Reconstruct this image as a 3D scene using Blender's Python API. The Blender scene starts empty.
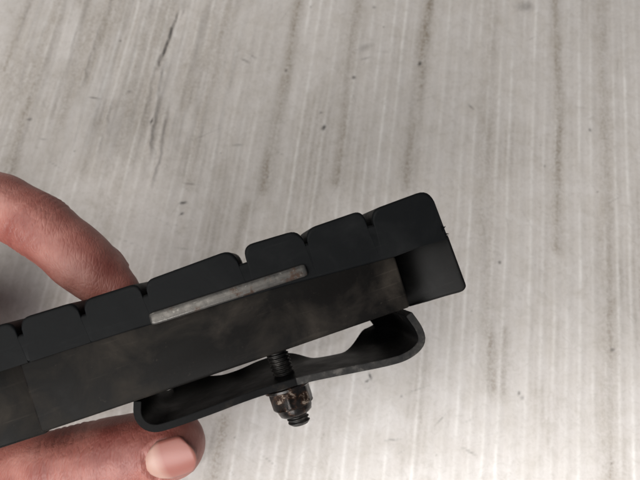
import bpy, bmesh, math, random
import numpy as np
from mathutils import Vector, Matrix, noise as mnoise

rng = np.random.RandomState(7)
random.seed(7)
R = math.radians
MM = 0.001
scene = bpy.context.scene

# ------------------------------------------------------------------ camera
TILT, DIST, FOC = R(18), 240.0, 600.0           # tilt off vertical, mm to the sheet, focal length in photo pixels
cam_d = bpy.data.cameras.new('camera'); cam = bpy.data.objects.new('camera', cam_d)
scene.collection.objects.link(cam)
cam.location = (0, -DIST*math.sin(TILT)*MM, DIST*math.cos(TILT)*MM)
cam.rotation_euler = (TILT, 0, 0)
cam_d.sensor_width = 36; cam_d.lens = 36*FOC/640
cam_d.clip_start = 0.005; cam_d.clip_end = 50
cam_d.dof.use_dof = True; cam_d.dof.focus_distance = 0.156; cam_d.dof.aperture_fstop = 24
scene.camera = cam

# ------------------------------------------------------------------ light
world = bpy.data.worlds.new('World'); scene.world = world; world.use_nodes = True
bg = world.node_tree.nodes['Background']
bg.inputs[0].default_value = (0.80, 0.88, 1.0, 1); bg.inputs[1].default_value = 0.10
def area(name, loc, target, sx, sy, power, col):
    d = bpy.data.lights.new(name, 'AREA'); d.shape = 'RECTANGLE'; d.size = sx; d.size_y = sy
    d.energy = power; d.color = col
    o = bpy.data.objects.new(name, d); scene.collection.objects.link(o)
    o.location = loc
    o.rotation_euler = (Vector(target)-Vector(loc)).to_track_quat('-Z', 'Y').to_euler()
    return o
area('added_front_light', (-0.20, -0.56, 0.42), (0.09, -0.10, 0), 0.55, 0.36, 4.6, (1.0, 0.975, 0.95))  # added low area light, brightens the near side of the sheet
area('ceiling_lamp', (-0.70, 0.05, 1.5), (0.05, 0.0, 0), 1.6, 1.3, 17.5, (1.0, 0.955, 0.89))
sp_d = bpy.data.lights.new('added_light_pool', 'SPOT'); sp_d.energy = 28; sp_d.color = (1.0, 0.99, 0.985)  # added pool of light, in place of a shadow's soft edge
sp_d.spot_size = R(22); sp_d.spot_blend = .30; sp_d.shadow_soft_size = .05
sp = bpy.data.objects.new('added_light_pool', sp_d); scene.collection.objects.link(sp)
sp.location = (0.06, -0.16, 0.95)
sp.rotation_euler = (Vector((0.075, -0.232, 0))-sp.location).to_track_quat('-Z', 'Y').to_euler()
vs = scene.view_settings
vs.view_transform = 'Standard'; vs.look = 'None'; vs.exposure = 0.2; vs.gamma = 1.0; vs.use_curve_mapping = False

# ------------------------------------------------------------------ helpers
CT, ST = math.cos(TILT), math.sin(TILT)
CAMP = np.array([0, -DIST*ST, DIST*CT])
def c2w(p):                                      # camera frame (mm, x right, y up, z back) -> world mm
    p = np.asarray(p, float)
    return np.stack([p[..., 0], p[..., 1]*CT - p[..., 2]*ST, p[..., 1]*ST + p[..., 2]*CT], -1) + CAMP
def ray(px, py): return np.array([(px-320)/FOC, (240-py)/FOC, -1.0])
def at(px, py, depth): return c2w(ray(px, py)*depth)
def on_sheet(px, py):
    r = c2w(ray(px, py)) - CAMP
    return (CAMP + r*(CAMP[2]/-r[2]))[:2]

def link(name, me, mats, parent=None, smooth=True):
    o = bpy.data.objects.new(name, me); scene.collection.objects.link(o)
    for m in (mats if isinstance(mats, (list, tuple)) else [mats]): me.materials.append(m)
    if smooth: me.polygons.foreach_set('use_smooth', [True]*len(me.polygons))
    if parent: o.parent = parent
    return o
def tag(o, label=None, cat=None, kind=None, group=None):
    for k, v in (('label', label), ('category', cat), ('kind', kind), ('group', group)):
        if v: o[k] = v
    return o

# ------------------------------------------------------------------ materials
def mat(name):
    m = bpy.data.materials.new(name); m.use_nodes = True
    nt = m.node_tree
    return m, nt, nt.nodes['Principled BSDF']
def N(nt, t, **kw):
    n = nt.nodes.new(t)
    for k, v in kw.items():
        if k.startswith('i_'): n.inputs[int(k[2:]) if k[2:].isdigit() else k[2:]].default_value = v
        else: setattr(n, k, v)
    return n
def noise(nt, co, scale, detail=4, rough=.55, dist=0.0):
    n = N(nt, 'ShaderNodeTexNoise'); n.inputs['Scale'].default_value = scale
    n.inputs['Detail'].default_value = detail; n.inputs['Roughness'].default_value = rough
    n.inputs['Distortion'].default_value = dist
    nt.links.new(co, n.inputs['Vector']); return n.outputs['Fac']
def ramp(nt, fac, stops):
    r = N(nt, 'ShaderNodeValToRGB'); e = r.color_ramp.elements
    while len(e) < len(stops): e.new(.5)
    for i, (p, c) in enumerate(stops):
        e[i].position = p; e[i].color = tuple(c)+(1,) if len(c) == 3 else c
    nt.links.new(fac, r.inputs[0]); return r.outputs[0]
def mix(nt, fac, a, b, blend='MIX'):
    m = N(nt, 'ShaderNodeMix', data_type='RGBA', blend_type=blend)
    for sock, v in ((m.inputs[0], fac), (m.inputs[6], a), (m.inputs[7], b)):
        if isinstance(v, (int, float)): sock.default_value = v
        elif isinstance(v, tuple): sock.default_value = v if len(v) == 4 else v+(1,)
        else: nt.links.new(v, sock)
    return m.outputs[2]
def math_n(nt, op, a, b=0.0):
    m = N(nt, 'ShaderNodeMath', operation=op)
    for i, v in enumerate((a, b)):
        if isinstance(v, (int, float)): m.inputs[i].default_value = v
        else: nt.links.new(v, m.inputs[i])
    return m.outputs[0]
def bump(nt, h, dist, bsdf, strength=1.0):
    b = N(nt, 'ShaderNodeBump'); b.inputs['Strength'].default_value = strength; b.inputs['Distance'].default_value = dist
    nt.links.new(h, b.inputs['Height']); nt.links.new(b.outputs[0], bsdf.inputs['Normal'])
def coords(nt, scale=(1, 1, 1)):
    tc = N(nt, 'ShaderNodeTexCoord'); mp = N(nt, 'ShaderNodeMapping'); mp.inputs['Scale'].default_value = scale
    nt.links.new(tc.outputs['Object'], mp.inputs[0]); return mp.outputs[0]

def rubber(name, base, dusty, dust_amt, rough, spec=.12):
    m, nt, b = mat(name); co = coords(nt)
    n1 = noise(nt, co, 55, 5, .6, .6); n2 = noise(nt, co, 900, 4, .6)
    d = ramp(nt, n1, [(.46, (0, 0, 0)), (.60, (dust_amt*.45,)*3), (.72, (dust_amt,)*3)])
    c = mix(nt, d, base, dusty)
    sp = ramp(nt, n2, [(.66, (0, 0, 0)), (.78, (.35,)*3)])
    c = mix(nt, sp, c, dusty)
    nt.links.new(c, b.inputs['Base Color'])
    tc2 = N(nt, 'ShaderNodeTexCoord'); mp2 = N(nt, 'ShaderNodeMapping'); mp2.inputs['Rotation'].default_value = (0, 0, .5); mp2.inputs['Scale'].default_value = (30, 420, 60)
    nt.links.new(tc2.outputs['Object'], mp2.inputs[0])
    n3 = noise(nt, mp2.outputs[0], 1.6, 4, .6, .8)
    scr = math_n(nt, 'MULTIPLY', ramp(nt, n3, [(.60, (0, 0, 0)), (.74, (.28,)*3)]), ramp(nt, n1, [(.40, (0, 0, 0)), (.6, (1, 1, 1))]))
    c = mix(nt, scr, c, tuple(min(1, q*1.3) for q in dusty)); nt.links.new(c, b.inputs['Base Color'])
    rr = ramp(nt, n1, [(.3, (rough-.06,)*3), (.7, (min(.95, rough+.2),)*3)])
    nt.links.new(rr, b.inputs['Roughness'])
    h = math_n(nt, 'ADD', math_n(nt, 'MULTIPLY', n2, .6), noise(nt, co, 1500, 2))
    bump(nt, h, .00003, b, .45)
    b.inputs['Specular IOR Level'].default_value = spec
    return m
M_lug = rubber('tread_rubber', (.0030, .0036, .0042), (.019, .0195, .020), .45, .55)
M_body = rubber('body_rubber', (.0036, .0032, .0029), (.044, .037, .030), .60, .48, .10)
M_end = rubber('end_rubber', (.0034, .0034, .0034), (.024, .023, .022), .5, .46, .13)

def steel():
    m, nt, b = mat('worn_steel'); co = coords(nt); cs = coords(nt, (1, 12, 1))
    n1 = noise(nt, co, 160, 5, .65); n2 = noise(nt, co, 700, 3)
    sc_ = noise(nt, cs, 300, 3)
    c = mix(nt, sc_, (.080, .076, .071), (.140, .134, .126))
    rust = ramp(nt, n1, [(.54, (0, 0, 0)), (.62, (1, 1, 1))])
    c = mix(nt, math_n(nt, 'MULTIPLY', rust, .7), c, (.075, .034, .018))
    c = mix(nt, ramp(nt, n2, [(.64, (0, 0, 0)), (.74, (.55,)*3)]), c, (.34, .325, .30))
    nt.links.new(c, b.inputs['Base Color'])
    b.inputs['Metallic'].default_value = .75
    nt.links.new(ramp(nt, n2, [(.3, (.28,)*3), (.7, (.55,)*3)]), b.inputs['Roughness'])
    bump(nt, math_n(nt, 'ADD', n1, n2), .00006, b, .8)
    return m
M_steel = steel()
def black_paint():
    m, nt, b = mat('black_painted_steel'); co = coords(nt)
    n1 = noise(nt, co, 120, 5, .6); n2 = noise(nt, co, 900, 3)
    chips = ramp(nt, n1, [(.64, (0, 0, 0)), (.70, (1, 1, 1))])
    c = mix(nt, math_n(nt, 'MULTIPLY', chips, .5), (.0028, .0028, .003), (.022, .017, .013))
    nt.links.new(c, b.inputs['Base Color'])
    nt.links.new(ramp(nt, n1, [(.3, (.36,)*3), (.7, (.55,)*3)]), b.inputs['Roughness']); b.inputs['Specular IOR Level'].default_value = .10
    bump(nt, math_n(nt, 'ADD', n1, math_n(nt, 'MULTIPLY', n2, .5)), .0001, b, .6)
    return m
M_black = black_paint()
def edge_metal():
    m, nt, b = mat('rubbed_steel_edge'); co = coords(nt)
    n1 = noise(nt, co, 400, 5, .65)
    nt.links.new(ramp(nt, n1, [(.38, (.004, .004, .004)), (.54, (.018, .0165, .015)), (.70, (.07, .064, .058))]), b.inputs['Base Color'])
    b.inputs['Metallic'].default_value = .3; b.inputs['Roughness'].default_value = .5
    bump(nt, n1, .0001, b, .6)
    return m
M_edge = edge_metal()
def rusty():
    m, nt, b = mat('rusty_nut_metal'); co = coords(nt)
    n1 = noise(nt, co, 330, 5, .65, .4); n2 = noise(nt, co, 210, 4, .6)
    c = ramp(nt, n1, [(.30, (.004, .0035, .0035)), (.50, (.008, .006, .005)), (.59, (.035, .017, .010)), (.655, (.26, .21, .17)), (.72, (.03, .022, .018))])
    nt.links.new(c, b.inputs['Base Color'])
    nt.links.new(ramp(nt, n2, [(.45, (.05,)*3), (.6, (.7,)*3)]), b.inputs['Metallic'])
    b.inputs['Roughness'].default_value = .30
    bump(nt, n1, .00018, b, .9)
    return m
M_rust = rusty()
def skin():
    m, nt, b = mat('skin'); co = coords(nt)
    n1 = noise(nt, co, 70, 4, .55); n2 = noise(nt, co, 420, 4, .6)
    c = ramp(nt, n1, [(.32, (.22, .060, .048)), (.50, (.33, .122, .098)), (.66, (.42, .190, .158))])
    c = mix(nt, ramp(nt, n2, [(.45, (0, 0, 0)), (.8, (.35,)*3)]), c, (.24, .065, .05))
    nt.links.new(c, b.inputs['Base Color'])
    b.inputs['Roughness'].default_value = .48
    b.inputs['Subsurface Weight'].default_value = .22
    b.inputs['Subsurface Radius'].default_value = (1.0, .35, .18)
    b.inputs['Subsurface Scale'].default_value = .0022
    # cross-hatched skin lines: two stretched cell patterns
    h = None
    for rot, sc in ((.6, 900), (-.7, 760)):
        tc = N(nt, 'ShaderNodeTexCoord'); mp = N(nt, 'ShaderNodeMapping')
        mp.inputs['Rotation'].default_value = (0, 0, rot); mp.inputs['Scale'].default_value = (1, .35, 1)
        nt.links.new(tc.outputs['Object'], mp.inputs[0])
        v = N(nt, 'ShaderNodeTexVoronoi', feature='DISTANCE_TO_EDGE'); v.inputs['Scale'].default_value = sc
        nt.links.new(mp.outputs[0], v.inputs['Vector'])
        q = ramp(nt, v.outputs['Distance'], [(0, (0, 0, 0)), (.18, (1, 1, 1))])
        h = q if h is None else math_n(nt, 'ADD', h, q)
    h = math_n(nt, 'ADD', h, math_n(nt, 'MULTIPLY', n2, 1.2))
    bump(nt, h, .00007, b, .5)
    return m
M_skin = skin()
def nailm():
    m, nt, b = mat('fingernail')
    at_ = N(nt, 'ShaderNodeAttribute', attribute_name='along')
    c = ramp(nt, at_.outputs['Fac'], [(.0, (.36, .15, .12)), (.08, (.42, .26, .215)), (.24, (.42, .25, .205)), (.42, (.295, .108, .087)), (.92, (.295, .108, .087)), (.98, (.31, .13, .105))])
    nt.links.new(c, b.inputs['Base Color'])
    b.inputs['Roughness'].default_value = .42
    b.inputs['Subsurface Weight'].default_value = .15; b.inputs['Subsurface Scale'].default_value = .0012
    co = coords(nt); bump(nt, noise(nt, co, 500, 3), .00004, b, .6)
    return m
M_nail = nailm()
def sheetm():
    m, nt, b = mat('dirty_white_plastic')
    a = N(nt, 'ShaderNodeAttribute', attribute_name='dirt_shade')
    sep = N(nt, 'ShaderNodeSeparateColor'); nt.links.new(a.outputs['Color'], sep.inputs[0])
    tc = N(nt, 'ShaderNodeTexCoord')
    co = tc.outputs['Object']
    n_f = noise(nt, co, 900, 4, .65); n_m = noise(nt, co, 110, 5, .6, .4)
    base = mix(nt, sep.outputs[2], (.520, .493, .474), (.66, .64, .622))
    base = mix(nt, math_n(nt, 'MULTIPLY', ramp(nt, n_m, [(.4, (0, 0, 0)), (.75, (1, 1, 1))]), .42), base, (.39, .355, .31))
    n_g = noise(nt, co, 330, 6, .7, 1.2)         # scuffed, mottled grime
    base = mix(nt, math_n(nt, 'MULTIPLY', ramp(nt, n_g, [(.48, (0, 0, 0)), (.68, (1, 1, 1))]), .38), base, (.34, .315, .285))
    base = mix(nt, math_n(nt, 'MULTIPLY', ramp(nt, n_g, [(.28, (1, 1, 1)), (.40, (0, 0, 0))]), .35), base, (.64, .625, .61))
    grit = ramp(nt, n_f, [(.40, (.45,)*3), (.62, (1, 1, 1))])
    st = math_n(nt, 'MULTIPLY', sep.outputs[0], grit)
    base = mix(nt, st, base, (.17, .135, .092))
    sp = ramp(nt, n_f, [(.67, (0, 0, 0)), (.78, (.5,)*3)])
    base = mix(nt, sp, base, (.16, .13, .10))
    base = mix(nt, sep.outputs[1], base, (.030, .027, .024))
    nt.links.new(base, b.inputs['Base Color'])
    nt.links.new(ramp(nt, n_m, [(.3, (.42,)*3), (.7, (.62,)*3)]), b.inputs['Roughness'])
    b.inputs['Specular IOR Level'].default_value = .35
    bump(nt, math_n(nt, 'ADD', n_f, math_n(nt, 'MULTIPLY', n_m, 2.0)), .00012, b, .5)
    return m
M_sheet = sheetm()

# ------------------------------------------------------------------ corrugated sheet (the surface below)
PITCH = 4.9
FA = math.atan2(260, 1935)                       # flutes lean to the right of straight-away
E = np.array([math.cos(FA), -math.sin(FA)]); D = np.array([math.sin(FA), math.cos(FA)])
def st_of(px, py):
    p = on_sheet(px, py); return float(p @ E), float(p @ D)
def vnoise(x, y, seed):
    r = np.random.RandomState(seed); L = r.rand(256, 256)
    xi = np.floor(x).astype(int); yi = np.floor(y).astype(int)
    fx = x-xi; fy = y-yi; fx = fx*fx*(3-2*fx); fy = fy*fy*(3-2*fy)
    g = lambda i, j: L[i % 256, j % 256]
    return (g(xi, yi)*(1-fx)+g(xi+1, yi)*fx)*(1-fy)+(g(xi, yi+1)*(1-fx)+g(xi+1, yi+1)*fx)*fy
def fbm(x, y, seed, o=4):
    v = 0; a = .5; t = 0
    for k in range(o):
        v = v+a*vnoise(x*2**k, y*2**k, seed+k); t += a; a *= .55
    return v/t
def seg_dist(S, T, pts):                         # signed side distance and closeness to a polyline
    best = np.full(S.shape, 1e9); side = np.zeros(S.shape)
    for (a, b) in zip(pts[:-1], pts[1:]):
        a = np.array(a); b = np.array(b); d = b-a; L = d @ d
        k = np.clip(((S-a[0])*d[0]+(T-a[1])*d[1])/L, 0, 1)
        dx = S-(a[0]+k*d[0]); dy = T-(a[1]+k*d[1]); q = np.hypot(dx, dy)
        w = q < best; best = np.where(w, q, best)
        side = np.where(w, np.sign(d[0]*dy-d[1]*dx), side)
    return best, side
ss = np.concatenate([np.arange(-420, -150, 1.6), np.arange(-150, 150, .35), np.arange(150, 420, 1.6)])
tt = np.concatenate([np.arange(-420, -125, 9), np.arange(-125, 165, .62), np.arange(165, 480, 9)])
S, T = np.meshgrid(ss, tt, indexing='ij')
wob = (fbm(S*0+3.3, T*.02, 40, 3)-.5)*1.2
k_ = (S+wob)/PITCH
idx = np.round(k_).astype(int)
ds = (k_-idx)*PITCH
amp = np.random.RandomState(3).uniform(.25, 1.0, 1024)[idx % 1024]
amp = amp*np.clip((fbm(S*.2, T*.035, 50, 3)-.25)*2.0, .08, 1.3)
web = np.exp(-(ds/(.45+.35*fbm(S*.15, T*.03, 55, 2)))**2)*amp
H = .10*web
mid = np.exp(-((np.abs(ds)-PITCH/2)/.8)**2)
H -= .05*mid
H += (fbm(S*.012, T*.010, 60, 3)-.5)*3.0         # slow warp
H += (fbm(S*.09, T*.022, 64, 3)-.5)*.55          # dents stretched along the flutes
H += (fbm(S*.45, T*.12, 68, 3)-.5)*.07
leftness = np.clip((-25-S)/40, 0, 1)*np.clip((T-5)/35, 0, 1)
H += leftness*(fbm(S*.22, T*.022, 72, 3)-.5)*1.7  # crumpled corner
brown = np.zeros_like(S); dark = np.zeros_like(S)
def crease(pix, width, height, one_sided=True, dirt_shade=0.0):
    global H, brown, dark
    pts = [st_of(*p) for p in pix]
    jit = (fbm(S*.28, T*.28, 83, 3)-.5)*2.2
    q, sd = seg_dist(S+jit, T, pts)
    t0_, t1_ = min(p[1] for p in pts), max(p[1] for p in pts)
    fade = np.clip((T-t0_+2)/9, 0, 1)*np.clip((t1_+2-T)/9, 0, 1); fade = fade*fade*(3-2*fade); height = height*fade
    if one_sided:
        H += height*np.exp(-(q/width)**2)*(sd > 0)*(1) + 0
    else:
        H += height*np.exp(-(q/width)**2)
    if dirt_shade: dark = np.maximum(dark, dirt_shade*fade**.5*np.exp(-(q/(.22+.75*fbm(S*.4, T*.16, 84, 3)))**2)*np.clip(-.5+2.4*fbm(S*.5, T*.2, 81, 3), .06, .9))  # shade inside the crack, painted as a broken dark line
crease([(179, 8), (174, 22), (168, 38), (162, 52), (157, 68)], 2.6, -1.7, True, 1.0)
crease([(183, 0), (176, 22), (166, 50), (160, 72), (153, 120), (149, 162)], 1.2, .75, False)
crease([(166, 112), (162, 140), (156, 168), (150, 190)], .9, .55, False)
crease([(112, 96), (104, 135), (95, 160)], 1.0, .6, False)
crease([(155, 60), (146, 100), (140, 128)], .9, .4, False)
crease([(100, 20), (88, 60), (80, 90)], .9, .5, False)
crease([(190, 0), (182, 10), (176, 20)], .8, .4, False)
def streak(pix, width, amt, seed):
    global brown
    width *= 1.35
    pts = [st_of(*p) for p in pix]
    q, _ = seg_dist(S+(fbm(S*.1, T*.06, seed+5, 3)-.5)*2.5, T, pts)
    n = fbm(S*.4, T*.04, seed, 4); n2 = fbm(S*1.2, T*.35, seed+9, 3)
    brown = np.maximum(brown, amt*np.exp(-(q/width)**2)*np.clip((n-.22)*2.4, 0, 1)*np.clip(.45+n2*1.0, 0, 1)*.62+amt*.30*np.exp(-(q/width/2.0)**2))
streak([(232, 0), (221, 40), (205, 110), (188, 182)], 2.2, .62, 101)
streak([(298, 0), (288, 60), (275, 130), (262, 190)], 1.3, .95, 111)
streak([(358, 0), (348, 80), (336, 180)], 2.0, .75, 121)
streak([(430, 0), (421, 60), (412, 130), (408, 185)], 1.6, .95, 131)
streak([(112, 0), (100, 30), (84, 80)], 1.9, .72, 141)
streak([(150, 10), (133, 80), (118, 150)], 2.4, .55, 151)
streak([(160, 30), (152, 70), (140, 130)], 2.6, .62, 152)
streak([(493, 0), (489, 60), (486, 140), (484, 330)], 2.4, .48, 161)
streak([(556, 0), (558, 60), (559, 130), (558, 250)], 1.2, .85, 171)
streak([(487, 325), (489, 345), (491, 385)], 1.6, .80, 181)
streak([(503, 330), (503, 390)], 1.5, .55, 191)
streak([(224, 420), (216, 455), (212, 480)], 1.8, .75, 201)
streak([(600, 0), (606, 150), (608, 300), (610, 480)], 1.9, .6, 211)
streak([(60, 0), (40, 60), (20, 130), (5, 200)], 2.0, .7, 213)
streak([(30, 0), (5, 70)], 1.4, .8, 214)
streak([(248, 205), (238, 240), (230, 262)], 1.5, .5, 215)
streak([(120, 180), (104, 230), (98, 250)], 1.8, .45, 216)
# general grime in the grooves, patchy
gr = np.clip((fbm(S*.09, T*.02, 230, 4)-.50)*4.2, 0, 1)*(.35+.65*np.exp(-((np.abs(ds)-1.3)/.7)**2))
brown = np.maximum(brown, gr*.42*np.clip(.2+fbm(S*1.0, T*.3, 240, 3), 0, 1))
brown = np.maximum(brown, leftness*.38*np.clip((fbm(S*.12, T*.05, 250, 4)-.42)*4, 0, 1))
def speck(px, py, r, amt, ang=0.0, asp=1.0, seed=0):
    global dark
    s, t = st_of(px, py); u = (S-s)*math.cos(ang)+(T-t)*math.sin(ang); v = -(S-s)*math.sin(ang)+(T-t)*math.cos(ang)
    q = np.hypot(u/asp, v)/r
    q = q*(.7+.6*vnoise(S*1.8, T*1.8, 300+seed))
    dark = np.maximum(dark, amt*np.clip(1.35-q, 0, 1))
for i, a in enumerate([(324, 127, .75, .9, 1.3, 1.9), (321, 112, .5, .65, .3, 1.5), (354, 77, .85, .75, 0, 1), (420, 63, .8, .85, 1.2, 1.6), (286, 70, .6, .7, 1.4, 1.6),
                       (183, 203, .6, .95, .25, 2.6), (182, 214, .6, .85, .6, 1.5), (152, 122, .7, .85, 1.4, 1.9), (374, 7, .7, .5, 0, 1.4), (471, 106, .4, .6, -.7, 4), (499, 263, .6, .75, 0, 1),
                       (370, 376, .5, .9, -1.0, 2.6), (367, 381, .45, .7, .6, 2), (519, 393, .65, .7, 0, 1), (522, 398, .8, .4, 0, 1), (245, 60, .4, .6, -.4, 6), (253, 56, .35, .5, -.5, 5),
                       (366, 58, .4, .4, .4, 6), (545, 166, .5, .6, 0, 1), (238, 145, .4, .5, .1, 5), (365, 47, 1.6, .28, .6, 2.2), (526, 6, 2.6, .35, .2, 1.6), (120, 40, .5, .6, 0, 1.3),
                       (129, 91, .8, .4, 0, 1.5), (94, 98, .4, .65, 0, 5), (190, 184, .35, .45, 0, 8), (430, 240, .4, .35, 0, 9), (392, 440, .35, .4, .2, 8), (470, 452, .4, .35, -.4, 7), (440, 420, .35, .35, .9, 7), (590, 130, .7, .7, 0, 1), (612, 350, .6, .6, .3, 2), (30, 120, .6, .6, .3, 2)]):
    speck(*a, seed=i)
rs = np.random.RandomState(11)
for i in range(34):                              # scattered fine grit and hair scratches
    px, py = rs.uniform(0, 640), rs.uniform(0, 480)
    if rs.rand() < .55: speck(px, py, rs.uniform(.22, .42), rs.uniform(.3, .75), seed=60+i)
    else: speck(px, py, rs.uniform(.16, .26), rs.uniform(.18, .42), rs.uniform(-.9, .9), rs.uniform(6, 16), seed=60+i)
for i in range(60):                              # hair-fine scuffs in all directions
    speck(rs.uniform(0, 640), rs.uniform(0, 480), rs.uniform(.16, .24), rs.uniform(.10, .26), rs.uniform(-1.5, 1.5), rs.uniform(10, 34), seed=140+i)
Z = H
X = S*E[0]+T*D[0]; Y = S*E[1]+T*D[1]
ns, ntt = S.shape
vid = np.arange(ns*ntt).reshape(ns, ntt)
quads = np.stack([vid[:-1, :-1], vid[1:, :-1], vid[1:, 1:], vid[:-1, 1:]], -1).reshape(-1, 4)
me = bpy.data.meshes.new('corrugated_sheet')
co = np.stack([X, Y, Z], -1).reshape(-1, 3)*MM
me.vertices.add(len(co)); me.vertices.foreach_set('co', co.ravel())
me.loops.add(quads.size); me.loops.foreach_set('vertex_index', quads.ravel())
me.polygons.add(len(quads)); me.polygons.foreach_set('loop_start', np.arange(0, quads.size, 4))
me.polygons.foreach_set('loop_total', np.full(len(quads), 4))
me.update(calc_edges=True)
ca = me.color_attributes.new('dirt_shade', 'FLOAT_COLOR', 'POINT')
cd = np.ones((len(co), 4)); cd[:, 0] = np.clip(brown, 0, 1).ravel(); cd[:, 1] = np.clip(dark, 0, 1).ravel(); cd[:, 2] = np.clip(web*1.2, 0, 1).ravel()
ca.data.foreach_set('color', cd.ravel().astype(np.float32))
sheet = link('corrugated_sheet', me, M_sheet)
tag(sheet, 'dirty white corrugated plastic sheet with brown streaks along its flutes', kind='structure')

# ------------------------------------------------------------------ the rubber footrest, frame of its front face
YAW, ANG = R(6), R(18)
a_c = np.array([math.cos(ANG)*math.cos(YAW), math.sin(ANG)*math.cos(YAW), -math.sin(YAW)])
b_c = np.array([-math.sin(ANG), math.cos(ANG), 0.0])
c_c = np.cross(a_c, b_c)
O_c = ray(290, 300)*151.0
def uv_px(u, v):                                 # photo pixels along / across the block -> pixel
    return 290+.951*u-.309*v, 300-.309*u-.951*v
def loc(u, v, c=0.0):                            # -> local mm (A along, B towards the treads, c towards viewer) on the plane at c
    r = ray(*uv_px(u, v)); k = ((O_c+c*c_c) @ c_c)/(r @ c_c); d = r*k-O_c
    return float(d @ a_c), float(d @ b_c)
o_w = c2w(O_c)*MM
rot = Matrix([[*(c2w(a_c)-CAMP)], [*(c2w(b_c)-CAMP)], [*(c2w(c_c)-CAMP)]]).transposed()
root = bpy.data.objects.new('footrest_pad', None); scene.collection.objects.link(root)
root.matrix_world = Matrix.Translation(Vector(o_w)) @ rot.to_4x4()
root.empty_display_size = .01
tag(root, 'black ribbed rubber footrest pad with steel strip, clamp bracket and rusty nut', 'footrest pad')

def prism(name, poly, c0, c1, m, parent, bev=1.0, seg=3):
    """outline (A,B in mm) given thickness from c0 (far) to c1 (near), edges rounded"""
    bm = bmesh.new()
    vs_ = [bm.verts.new((p[0]*MM, p[1]*MM, c1*MM)) for p in poly]
    f = bm.faces.new(vs_); f.normal_update()
    if f.normal.z < 0: f.normal_flip()
    r = bmesh.ops.extrude_face_region(bm, geom=[f])
    nv = [g for g in r['geom'] if isinstance(g, bmesh.types.BMVert)]
    bmesh.ops.translate(bm, verts=nv, vec=(0, 0, (c0-c1)*MM))
    bmesh.ops.recalc_face_normals(bm, faces=bm.faces)
    ed = [e for e in bm.edges if len(e.link_faces) == 2 and e.calc_face_angle() > R(25)]
    bmesh.ops.bevel(bm, geom=ed, offset=bev*MM, segments=seg, profile=.5, affect='EDGES', clamp_overlap=True)
    me = bpy.data.meshes.new(name); bm.to_mesh(me); bm.free()
    o = link(name, me, m, parent)
    try: me.set_sharp_from_angle(angle=R(40))
    except Exception: pass
    return o
def moulded(name, poly, rad, low, c0, c1, m, parent, rim=1.1):
    """like prism, but corners are arcs of radius rad[i] and only the rim above `low` rolls over"""
    poly = [np.array(p) for p in poly]
    if sum(a[0]*b[1]-b[0]*a[1] for a, b in zip(poly, poly[1:]+poly[:1])) < 0: poly = poly[::-1]; rad = rad[::-1]
    out = []; n = len(poly)
    for i in range(n):
        p, a, b = poly[i], poly[i-1], poly[(i+1) % n]
        k = min(rad[i], .48*np.linalg.norm(a-p), .48*np.linalg.norm(b-p))
        if k < .05: out.append(p); continue
        s0 = p+(a-p)/np.linalg.norm(a-p)*k; s1 = p+(b-p)/np.linalg.norm(b-p)*k
        for t in np.linspace(0, 1, 7): out.append(s0*(1-t)**2+2*p*t*(1-t)+s1*t*t)
    q = np.array(out); d = np.roll(q, -1, 0)-np.roll(q, 1, 0); d /= np.linalg.norm(d, axis=1)[:, None]
    nin = np.stack([-d[:, 1], d[:, 0]], 1)
    w = np.clip((q[:, 1]-low)/2.2, .02, 1.0)
    bm = bmesh.new(); rings = []
    for back in (1, 0):
        for th in (np.linspace(0, math.pi/2, 6) if not back else np.linspace(math.pi/2, 0, 6)):
            ins = rim*w*(1-math.cos(th)); dc = rim*w*(1-math.sin(th))
            pq = q+nin*ins[:, None]
            rings.append([bm.verts.new((x*MM, y*MM, ((c0+e) if back else (c1-e))*MM)) for (x, y), e in zip(pq, dc)])
    pq = q+nin*(rim*w+.25)[:, None]
    rings.append([bm.verts.new((x*MM, y*MM, c1*MM)) for x, y in pq])
    for r0, r1 in zip(rings[:-1], rings[1:]):
        for i in range(len(q)): bm.faces.new((r0[i], r0[(i+1) % len(q)], r1[(i+1) % len(q)], r1[i]))
    bm.faces.new(rings[0]); bm.faces.new(rings[-1][::-1])
    bmesh.ops.recalc_face_normals(bm, faces=bm.faces)
    me = bpy.data.meshes.new(name); bm.to_mesh(me); bm.free()
    o = link(name, me, m, parent)
    try: me.set_sharp_from_angle(angle=R(35))
    except Exception: pass
    for p in me.polygons:
        if len(p.vertices) > 4: p.use_smooth = False
    o.modifiers.new('w', 'WEIGHTED_NORMAL').keep_sharp = True
    return o

BACK = -33.0
UL = -335.0
P = lambda pts, c=0: [loc(u, v, c) for u, v in pts]
# body: carries everything; front stops short of both ends
body = prism('rubber_body', P([(-278, 25), (-278, -50), (-150, -48.5), (-40, -47), (60, -45), (112.5, -44), (113.5, 10), (60, 14), (0, 18), (-60, 20)], -.6), BACK, -.6, M_body, root, .7)
# upper web that runs the whole length, above the body and above the end recesses
base = prism('tread_base', P([(UL, 30), (UL, 22), (-160, 20), (0, 14.5), (60, 11), (113, 8.5), (169.5, 11.5), (168.5, 34), (100, 46), (0, 49.5), (-130, 49.5), (UL+2, 51)], -.02), BACK, -.02, M_lug, root, .8)
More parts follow.
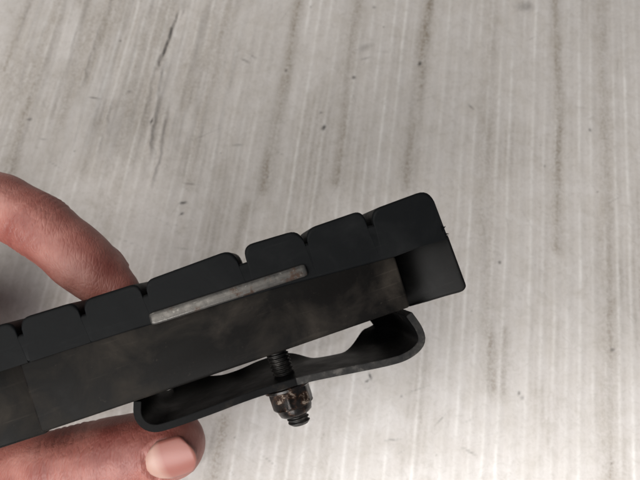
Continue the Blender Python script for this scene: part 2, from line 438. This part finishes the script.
# end blocks set back behind the recesses
def sloped(o, xa, ca, xb, cb):
    for v in o.data.vertices:
        if v.co.z > -.022:
            t = min(1, max(0, (v.co.x/MM-xa)/(xb-xa))); t = t**.6
            v.co.z += ((1-t)*ca+t*cb+12)*MM
    o.data.update()
CN = lambda pts: [loc(u, v, c) for u, v, c in pts]
eb = prism('end_block', CN([(108, 14, -12), (110, -44, -12), (130, -44.3, -9), (150, -45, -6), (168.5, -46, -4), (173, -42, -4), (171, 14, -4), (150, 14, -6), (130, 14, -9)]), BACK, -12, M_end, root, .9)
sloped(eb, loc(112, 0, -12)[0], -13, loc(172, 0, -4)[0], -4)
eb2 = prism('end_block', P([(UL+2, 26), (UL-2, -52), (-272, -52), (-270, 26)], -12), BACK, -12, M_body, root, .9)
# tread lugs
def lug(u0, u1, vt0, vt1, vb, k0=3.2, k1=3.2, r=1.1):
    e0 = 21.5-.055*max(u0+60, 0); e1 = 21.5-.055*max(u1+60, 0)
    pts = [(u0-1.2, e0), (u0+.8, vt0), (u1-1.2, vt1), (u1+1.0, e1)]
    rad = [0, k0, k1, 0]
    return moulded('tread_lug', P(pts, .0), rad, loc(.5*(u0+u1), vb+1)[1], BACK-.3, 0, M_lug, base, r)
lug(103, 168.5, 60.5, 63, 46, 2.9, 3.6, .9)
lug(34.5, 97.5, 62.5, 63.5, 48, 3.2, 2.4, .8)
lug(-29.5, 32, 66, 64.5, 49, 2.8, 3.2, .8)
lug(-134, -37, 63, 66.5, 48, 2.4, 3.4, .8)
lug(-199, -138.5, 64, 63.5, 50, 2.4, 2.2, .8)
lug(-265, -203.5, 66, 65, 50, 2.6, 2.4, .8)
lug(UL, -269.5, 67, 66, 50, 2.6, 2.4, .8)
# moulding nib torn at the right end
bm = bmesh.new()
for k, (u, v, du, dv, w) in enumerate([(166, 19.5, 5, 3.0, 1.5), (167.5, 15, 4.5, -1.2, 1.1), (166, 21.5, 3.2, 1.0, 1.8), (167.5, 11.5, 3.0, 1.5, 1.0)]):
    p0 = loc(u, v+w, .2); p1 = loc(u, v-w, .2); p2 = loc(u+du, v+dv, -.5)
    for z in (.35, -.6):
        pass
    q = [bm.verts.new((p0[0]*MM, p0[1]*MM, .0004)), bm.verts.new((p1[0]*MM, p1[1]*MM, .0004)), bm.verts.new((p1[0]*MM, p1[1]*MM, -.0008)), bm.verts.new((p0[0]*MM, p0[1]*MM, -.0008)), bm.verts.new((p2[0]*MM, p2[1]*MM, -.0003))]
    bm.faces.new((q[0], q[1], q[4])); bm.faces.new((q[1], q[2], q[4])); bm.faces.new((q[2], q[3], q[4])); bm.faces.new((q[3], q[0], q[4])); bm.faces.new((q[3], q[2], q[1], q[0]))
me = bpy.data.meshes.new('rubber_nib'); bm.to_mesh(me); bm.free()
link('rubber_nib', me, M_lug, base, False)

# steel strip set into the side: a flat bar whose lit upper face tilts towards the treads
def strip():
    c = .9
    top = [loc(-137, 30, c), loc(23, 29.5, c)]; bot = [loc(-140, 19, c), loc(25, 18.2, c)]
    L0 = np.array(loc(-139.5, 24.5, c)); L1 = np.array(loc(25.5, 24, c))
    ax = (L1-L0)/np.linalg.norm(L1-L0); pr = np.array([-ax[1], ax[0]]); Ln = np.linalg.norm(L1-L0)
    prof = [(1.55, -1.5), (1.55, .25), (1.25, .55), (-.85, 1.45), (-1.40, 1.25), (-1.60, .8), (-1.60, -1.5)]   # (across, towards viewer)
    bm = bmesh.new(); rings = []
    for t, s in ((0, .72), (.012, .92), (.03, 1), (.97, 1), (.988, .93), (1, .74)):
        rings.append([bm.verts.new((*( (L0+ax*Ln*t+pr*(y*s))*MM ), (z*(s if z > 0 else 1))*MM)) for y, z in prof])
    n = len(prof)
    for r0, r1 in zip(rings[:-1], rings[1:]):
        for i in range(n): bm.faces.new((r0[i], r0[(i+1) % n], r1[(i+1) % n], r1[i]))
    bm.faces.new(rings[0]); bm.faces.new(rings[-1][::-1])
    bmesh.ops.recalc_face_normals(bm, faces=bm.faces)
    ed = [e for e in bm.edges if e.calc_face_angle(0) > R(20)]
    bmesh.ops.bevel(bm, geom=ed, offset=.12*MM, segments=2, affect='EDGES', clamp_overlap=True)
    me = bpy.data.meshes.new('steel_strip'); bm.to_mesh(me); bm.free()
    return tag(link('steel_strip', me, M_steel, root), 'bare grey steel strip with rust along its lower edge')
strip()

# clamp bracket: bent plate, ends turned up against the pad, wide at the ends and round the bolt
A_EDGE = loc(-20, -80)[0]
def bracket():
    path = [(-176, -49, 1.0), (-180, -62, 1.05), (-177, -73, 1.05), (-168, -80, 1.05), (-152, -81.5, 1.05), (-110, -80.5, .95), (-80, -79, .86), (-56, -78.5, .98), (-31, -79, 1.02), (-8, -80, .92), (12, -82, .74), (45, -86, .76), (72, -89, .95), (90, -89.5, 1.08), (104, -86, 1.1), (112.5, -79, 1.08), (113.5, -67, 1.05), (108.5, -50, .95)]
    th = 1.9; zf = -3.0; dep = 29.0
    pts = []
    fr = [np.array(loc(u, v, -3.5)) for u, v, w in path]
    ws = [w for *_, w in path]
    # smooth resample
    fr = np.array(fr); ws = np.array(ws)
    tk = np.concatenate([[0], np.cumsum(np.linalg.norm(np.diff(fr, axis=0), axis=1))])
    def cr(vals, t):
        i = int(np.clip(np.searchsorted(tk, t)-1, 0, len(tk)-2)); f = (t-tk[i])/(tk[i+1]-tk[i])
        p0 = vals[max(i-1, 0)]; p1 = vals[i]; p2 = vals[i+1]; p3 = vals[min(i+2, len(tk)-1)]
        return .5*((2*p1)+(-p0+p2)*f+(2*p0-5*p1+4*p2-p3)*f*f+(-p0+3*p1-3*p2+p3)*f**3)
    n = 90
    tl = np.linspace(0, tk[-1], n); C = np.array([cr(fr, t) for t in tl]); W = np.array([cr(ws, t) for t in tl])
    Tn = np.gradient(C, axis=0); Tn /= np.linalg.norm(Tn, axis=1)[:, None]; Nn = np.stack([-Tn[:, 1], Tn[:, 0]], 1)
    bm = bmesh.new(); rings = []
    cols = 19
    for i in range(n):
        h = dep*W[i]/2; cen = zf-h; lo = []; up = []
        for j in range(cols):
            q = -1+2*j/(cols-1); z = cen+q*h
            # the far edge is rolled upwards on the left half: a pressed part
            uu = i/(n-1)
            ss_ = lambda a, b, x: (lambda t: t*t*(3-2*t))(min(1, max(0, (x-a)/(b-a))))
            env = 1.35*ss_(.03, .12, uu)*(1-ss_(.20, .30, uu))+.80*ss_(.20, .30, uu)*(1-ss_(.50, .60, uu))+1.6*ss_(.685, .79, uu)*(1+.25*ss_(.86, 1.0, uu))
            k2 = min(1, max(0, (-.45-q)/.55)); lift = 3.0*env*k2*k2
            p = C[i]+Nn[i]*lift
            lo.append(bm.verts.new((*((p-Nn[i]*th/2)*MM), z*MM))); up.append(bm.verts.new((*((p+Nn[i]*th/2)*MM), z*MM)))
        rings.append(lo+up[::-1])
    m_ = 2*cols
    for r0, r1 in zip(rings[:-1], rings[1:]):
        for i in range(m_): bm.faces.new((r0[i], r0[(i+1) % m_], r1[(i+1) % m_], r1[i]))
    bm.faces.new(rings[0]); bm.faces.new(rings[-1][::-1])
    bmesh.ops.recalc_face_normals(bm, faces=bm.faces)
    ed = [e for e in bm.edges if e.calc_face_angle(0) > R(50)]
    bmesh.ops.bevel(bm, geom=ed, offset=.28*MM, segments=2, affect='EDGES', clamp_overlap=True)
    me = bpy.data.meshes.new('clamp_bracket'); bm.to_mesh(me); bm.free()
    o = link('clamp_bracket', me, [M_black, M_edge], root)
    for p in me.polygons:                        # paint is rubbed off the near cut edge
        if p.normal.z > .55 and p.center.z > -.0042 and p.center.x > (A_EDGE*MM): p.material_index = 1
    try: me.set_sharp_from_angle(angle=R(40))
    except Exception: pass
    return tag(o, 'black painted bent steel bracket clamped under the pad')
bracket()

# stud with thread, washer, lock nut
def lathe(name, prof, m, parent, A, cz, seg=28, hexed=None, helix=0.0):
    bm = bmesh.new(); rings = []
    for r, y in prof:
        ring = []
        for k in range(seg):
            an = 2*math.pi*k/seg
            rr = r
            if hexed and hexed[0] <= y <= hexed[1]:
                rr = min(r, hexed[2]/math.cos((an+.35) % (math.pi/3)-math.pi/6))
            ring.append(bm.verts.new(((A+rr*math.cos(an))*MM, (y+helix*k/seg)*MM, (cz+rr*math.sin(an))*MM)))
        rings.append(ring)
    step = 4 if helix else 0                     # a thread joins each turn to the next
    for q in range(len(rings)-1):
        for i in range(seg):
            if i+1 < seg or not step: bm.faces.new((rings[q][i], rings[q][(i+1) % seg], rings[q+1][(i+1) % seg], rings[q+1][i]))
            elif q+1+step < len(rings): bm.faces.new((rings[q][i], rings[q+step][0], rings[q+1+step][0], rings[q+1][i]))
    if not step: bm.faces.new(rings[0]); bm.faces.new(rings[-1][::-1])
    else: bm.faces.new(rings[0]); bm.faces.new(rings[-1][::-1])
    bmesh.ops.recalc_face_normals(bm, faces=bm.faces)
    me = bpy.data.meshes.new(name); bm.to_mesh(me); bm.free()
    o = link(name, me, m, parent)
    try: me.set_sharp_from_angle(angle=R(38))
    except Exception: pass
    return o
A0, wb = loc(-31, -78.5, -3.5)
A0 += .4; wb -= .95; CZ = -13.0
th_prof = []
y = wb-12.8
th_prof += [(2.2, y), (2.75, y+.5)]
yy = y+.5
while yy < loc(-31, -44)[1]+.5:
    th_prof += [(3.0, yy+.25), (3.0, yy+.45), (2.55, yy+.75), (2.55, yy+.95)]; yy += 1.0
lathe('threaded_stud', th_prof, M_edge, root, A0, CZ, 24, helix=1.0)
lathe('washer', [(3.0, wb-.05), (6.1, wb-.05), (6.3, wb-.25), (6.3, wb-.95), (6.1, wb-1.1), (3.0, wb-1.1)], M_edge, root, A0, CZ, 32)
t0 = wb-1.1
tag(lathe('lock_nut', [(3.0, t0), (6.2, t0), (6.55, t0-.3), (6.5, t0-.9), (6.0, t0-1.25), (5.9, t0-1.4), (5.95, t0-5.3), (5.5, t0-5.9), (4.9, t0-6.2), (4.75, t0-7.0), (4.4, t0-8.0), (3.7, t0-8.5), (3.0, t0-8.5)], M_rust, root, A0, CZ, 60, (t0-5.6, t0-1.3, 5.2)), 'dark greasy flanged lock nut flecked with rust')

# ------------------------------------------------------------------ hand
def chain_mesh(bm, pts, seg=20, flat=None):
    """pts: [(x,y,z,r)] world mm -> closed tapered tube with round ends"""
    P_ = np.array([p[:3] for p in pts], float); r_ = np.array([p[3] for p in pts], float)
    tk = np.concatenate([[0], np.cumsum(np.linalg.norm(np.diff(P_, axis=0), axis=1))])
    def cr(vals, t):
        i = int(np.clip(np.searchsorted(tk, t)-1, 0, len(tk)-2)); f = (t-tk[i])/(tk[i+1]-tk[i])
        p0 = vals[max(i-1, 0)]; p1 = vals[i]; p2 = vals[i+1]; p3 = vals[min(i+2, len(tk)-1)]
        return .5*((2*p1)+(-p0+p2)*f+(2*p0-5*p1+4*p2-p3)*f*f+(-p0+3*p1-3*p2+p3)*f**3)
    n = max(8, int(tk[-1]/1.5)); tl = np.linspace(0, tk[-1], n)
    C = np.array([cr(P_, t) for t in tl]); W = np.array([cr(r_, t) for t in tl])
    Tn = np.gradient(C, axis=0); Tn /= np.linalg.norm(Tn, axis=1)[:, None]
    C = list(C); W = list(W); Tn = list(Tn)
    head = [(C[0]-Tn[0]*W[0]*math.sin(q), W[0]*math.cos(q), Tn[0]) for q in np.linspace(1.45, .2, 7)]
    tail = [(C[-1]+Tn[-1]*W[-1]*math.sin(q), W[-1]*math.cos(q), Tn[-1]) for q in np.linspace(.2, 1.45, 7)]
    al = head+list(zip(C, W, Tn))+tail
    up = np.array([.13, .21, 1.0]); rings = []
    for c, w, t in al:
        x = np.cross(up, t); x /= np.linalg.norm(x); y_ = np.cross(t, x)
        rings.append([bm.verts.new((c+x*w*math.cos(2*math.pi*k/seg)+y_*w*math.sin(2*math.pi*k/seg)*(flat or 1))*MM) for k in range(seg)])
    for r0, r1 in zip(rings[:-1], rings[1:]):
        for i in range(seg): bm.faces.new((r0[i], r0[(i+1) % seg], r1[(i+1) % seg], r1[i]))
    bm.faces.new(rings[0][::-1]); bm.faces.new(rings[-1])
def W4(px, py, dep, r): return (*at(px, py, dep), r)
bm = bmesh.new()
# index finger, arriving from the upper left and pressing its pad on the treads
chain_mesh(bm, [W4(-190, 330, 192, 12.5), W4(-120, 262, 188, 11.2), W4(-50, 204, 183, 10.4), W4(-4, 206, 180, 10.4), W4(18, 214, 179, 9.5), W4(41, 227, 178, 9.9), W4(60, 242, 177.5, 9.3), W4(79, 258, 177, 9.5), W4(100, 277, 176.5, 8.7), W4(117, 291, 176, 6.8)])
# thumb under the clamp bracket
THUMB = [W4(-170, 520, 196, 15), W4(-95, 503, 190, 13.0), W4(-20, 486, 184, 11.0), W4(45, 470, 180, 10.9), W4(80, 464, 179, 11.8), W4(120, 455.5, 178.5, 11.6), W4(150, 449, 178, 11.3), W4(170, 444, 177.5, 10.5)]
chain_mesh(bm, THUMB)
# middle, ring and little finger folded behind
chain_mesh(bm, [W4(-200, 345, 206, 12), W4(-110, 268, 206, 10.2), W4(-52, 262, 204, 9.5), W4(-30, 320, 200, 8.8), W4(-60, 372, 198, 8.2), W4(-90, 380, 198, 7.2)])
chain_mesh(bm, [W4(-215, 365, 218, 11.5), W4(-130, 300, 219, 9.8), W4(-78, 300, 217, 9.0), W4(-62, 348, 213, 8.3), W4(-92, 395, 210, 7.6), W4(-115, 398, 209, 6.8)])
chain_mesh(bm, [W4(-225, 385, 226, 10.5), W4(-150, 335, 228, 8.6), W4(-108, 336, 226, 7.9), W4(-95, 375, 223, 7.2), W4(-118, 410, 220, 6.6), W4(-135, 412, 219, 6.0)])
# palm, heel of the thumb and wrist
chain_mesh(bm, [W4(-150, 400, 200, 22), W4(-230, 420, 205, 24), W4(-310, 440, 210, 24), W4(-400, 455, 210, 25), W4(-560, 480, 205, 28)])
chain_mesh(bm, [W4(-95, 503, 190, 13), W4(-170, 470, 196, 18), W4(-260, 450, 203, 20), W4(-330, 450, 206, 20)])
chain_mesh(bm, [W4(-120, 262, 188, 11), W4(-190, 330, 195, 17), W4(-270, 400, 203, 20)])
chain_mesh(bm, [W4(-95, 470, 189, 9), W4(-105, 420, 190, 9), W4(-120, 350, 190, 9), W4(-130, 290, 190, 10)])
me = bpy.data.meshes.new('hand'); bm.to_mesh(me); bm.free()
hand = link('hand', me, M_skin)
md = hand.modifiers.new('r', 'REMESH'); md.mode = 'VOXEL'; md.voxel_size = .0008
md = hand.modifiers.new('s', 'SMOOTH'); md.iterations = 9; md.factor = .5
dg = bpy.context.evaluated_depsgraph_get()
me2 = bpy.data.meshes.new_from_object(hand.evaluated_get(dg))
hand.modifiers.clear(); hand.data = me2; me2.name = 'hand'
nv = len(me2.vertices); vc = np.zeros(nv*3); me2.vertices.foreach_get('co', vc); vc = vc.reshape(-1, 3)/MM
vn = np.zeros(nv*3); me2.vertex_normals.foreach_get('vector', vn); vn = vn.reshape(-1, 3)
# knuckle creases and slight lumpiness
disp = np.zeros(nv)
def crease_at(p, axis, width, depth, lim):
    global disp
    p = np.array(p); axis = np.array(axis)/np.linalg.norm(axis)
    q = (vc-p) @ axis; near = np.linalg.norm(vc-p, axis=1) < lim
    wav = .5*np.sin(vc[:, 2]*.9)+.4*np.sin(vc[:, 1]*1.3)
    disp -= near*depth*np.exp(-((q+wav*.5)/width)**2)
tp = np.array([p[:3] for p in THUMB])
tax = tp[5]-tp[3]
for k in (-6, -3.4, -1.4, .6, 2.4, 4.6, 7.0):
    crease_at(tp[4]+tax/np.linalg.norm(tax)*(k-1.0), tax, .45, .22+.12*(abs(k) < 3), 17)
ix = at(72, 257, 177)-at(40, 231, 178)
for k in (-4.2, -2.4, -.9, .5, 2.2): crease_at(at(44, 225, 178)+ix/np.linalg.norm(ix)*k, ix, .38, .3, 14)
lump = np.array([mnoise.noise(Vector(p*.16)) for p in vc])
disp += lump*.28
vc = vc+vn*disp[:, None]
me2.vertices.foreach_set('co', (vc*MM).ravel()); me2.update()
me2.polygons.foreach_set('use_smooth', [True]*len(me2.polygons))
tag(hand, 'bare hand pinching the rubber pad between index finger and thumb', 'hand')

def nail(tip, base_, radius, facing, length, width, name='fingernail', lift=.35, tiltn=0.0):
    """curved plate on a finger: from base_ towards tip, bulging towards facing"""
    tip = np.array(tip[:3]); base_ = np.array(base_[:3]); ax = tip-base_; ax /= np.linalg.norm(ax)
    f = np.array(facing, float); f -= (f @ ax)*ax; f /= np.linalg.norm(f); sd = np.cross(ax, f)
    bm = bmesh.new(); ny, nx = 16, 13; g = []; al = []
    for j in range(ny):
        t = j/(ny-1); row = []
        wfac = min(1.0, .62+1.1*t) if t < .35 else 1.0
        if t > .82: wfac = math.sqrt(max(0.05, 1-((t-.82)/.18)**2*.55))
        for i in range(nx):
            s = -1+2*i/(nx-1)
            an = s*width/2/radius*wfac
            ll = t*length+length*s*s*(.10-.22*t)
            drop = .9*max(0, t-.45)**2*2.2
            rr = radius+lift-drop-.7*max(0, (.12-t)/.12)-.35*abs(s)**4
            p = base_+ax*ll+f*(rr*math.cos(an))+sd*(rr*math.sin(an))
            row.append(bm.verts.new(p*MM)); al.append(t)
        g.append(row)
    for j in range(ny-1):
        for i in range(nx-1): bm.faces.new((g[j][i], g[j][i+1], g[j+1][i+1], g[j+1][i]))
    bmesh.ops.recalc_face_normals(bm, faces=bm.faces)
    me = bpy.data.meshes.new(name); bm.to_mesh(me); bm.free()
    at_ = me.attributes.new('along', 'FLOAT', 'POINT'); at_.data.foreach_set('value', al)
    o = link(name, me, M_nail, hand)
    md = o.modifiers.new('t', 'SOLIDIFY'); md.thickness = .0006; md.offset = -1
    return o
view = CAMP-tp[6]
nail(tp[7], at(156, 448, 178), 11.1, view/np.linalg.norm(view)+np.array([0.05, -.45, 0]), 15.5, 13.5, lift=.0)
iv = np.array(at(113, 289, 176)); ib = np.array(at(86, 264, 177))
nail(iv, ib, 8.6, (c2w(np.array([.5, .55, -1.3]))-CAMP), 10.5, 10.0, lift=.1)

# skin folds round the nails: sunk under the plate, raised along its rim
import mathutils
for o in [c for c in hand.children if c.name.startswith('fingernail')]:
    kd = mathutils.kdtree.KDTree(len(o.data.vertices))
    for i, v in enumerate(o.data.vertices): kd.insert(v.co, i)
    kd.balance()
    ny, nx = 16, 13
    for v, n in zip(me2.vertices, [Vector(x) for x in vn]):
        co_, i, d = kd.find(v.co)
        if d > .004: continue
        j, k = divmod(i, nx); edge = j == 0 or k in (0, nx-1)
        dm = d/MM
        if edge and j < 14: v.co += n*(.42*math.exp(-((dm-1.1)/.75)**2))*MM
        elif not edge and dm < 1.5: v.co -= n*.35*MM
me2.update()
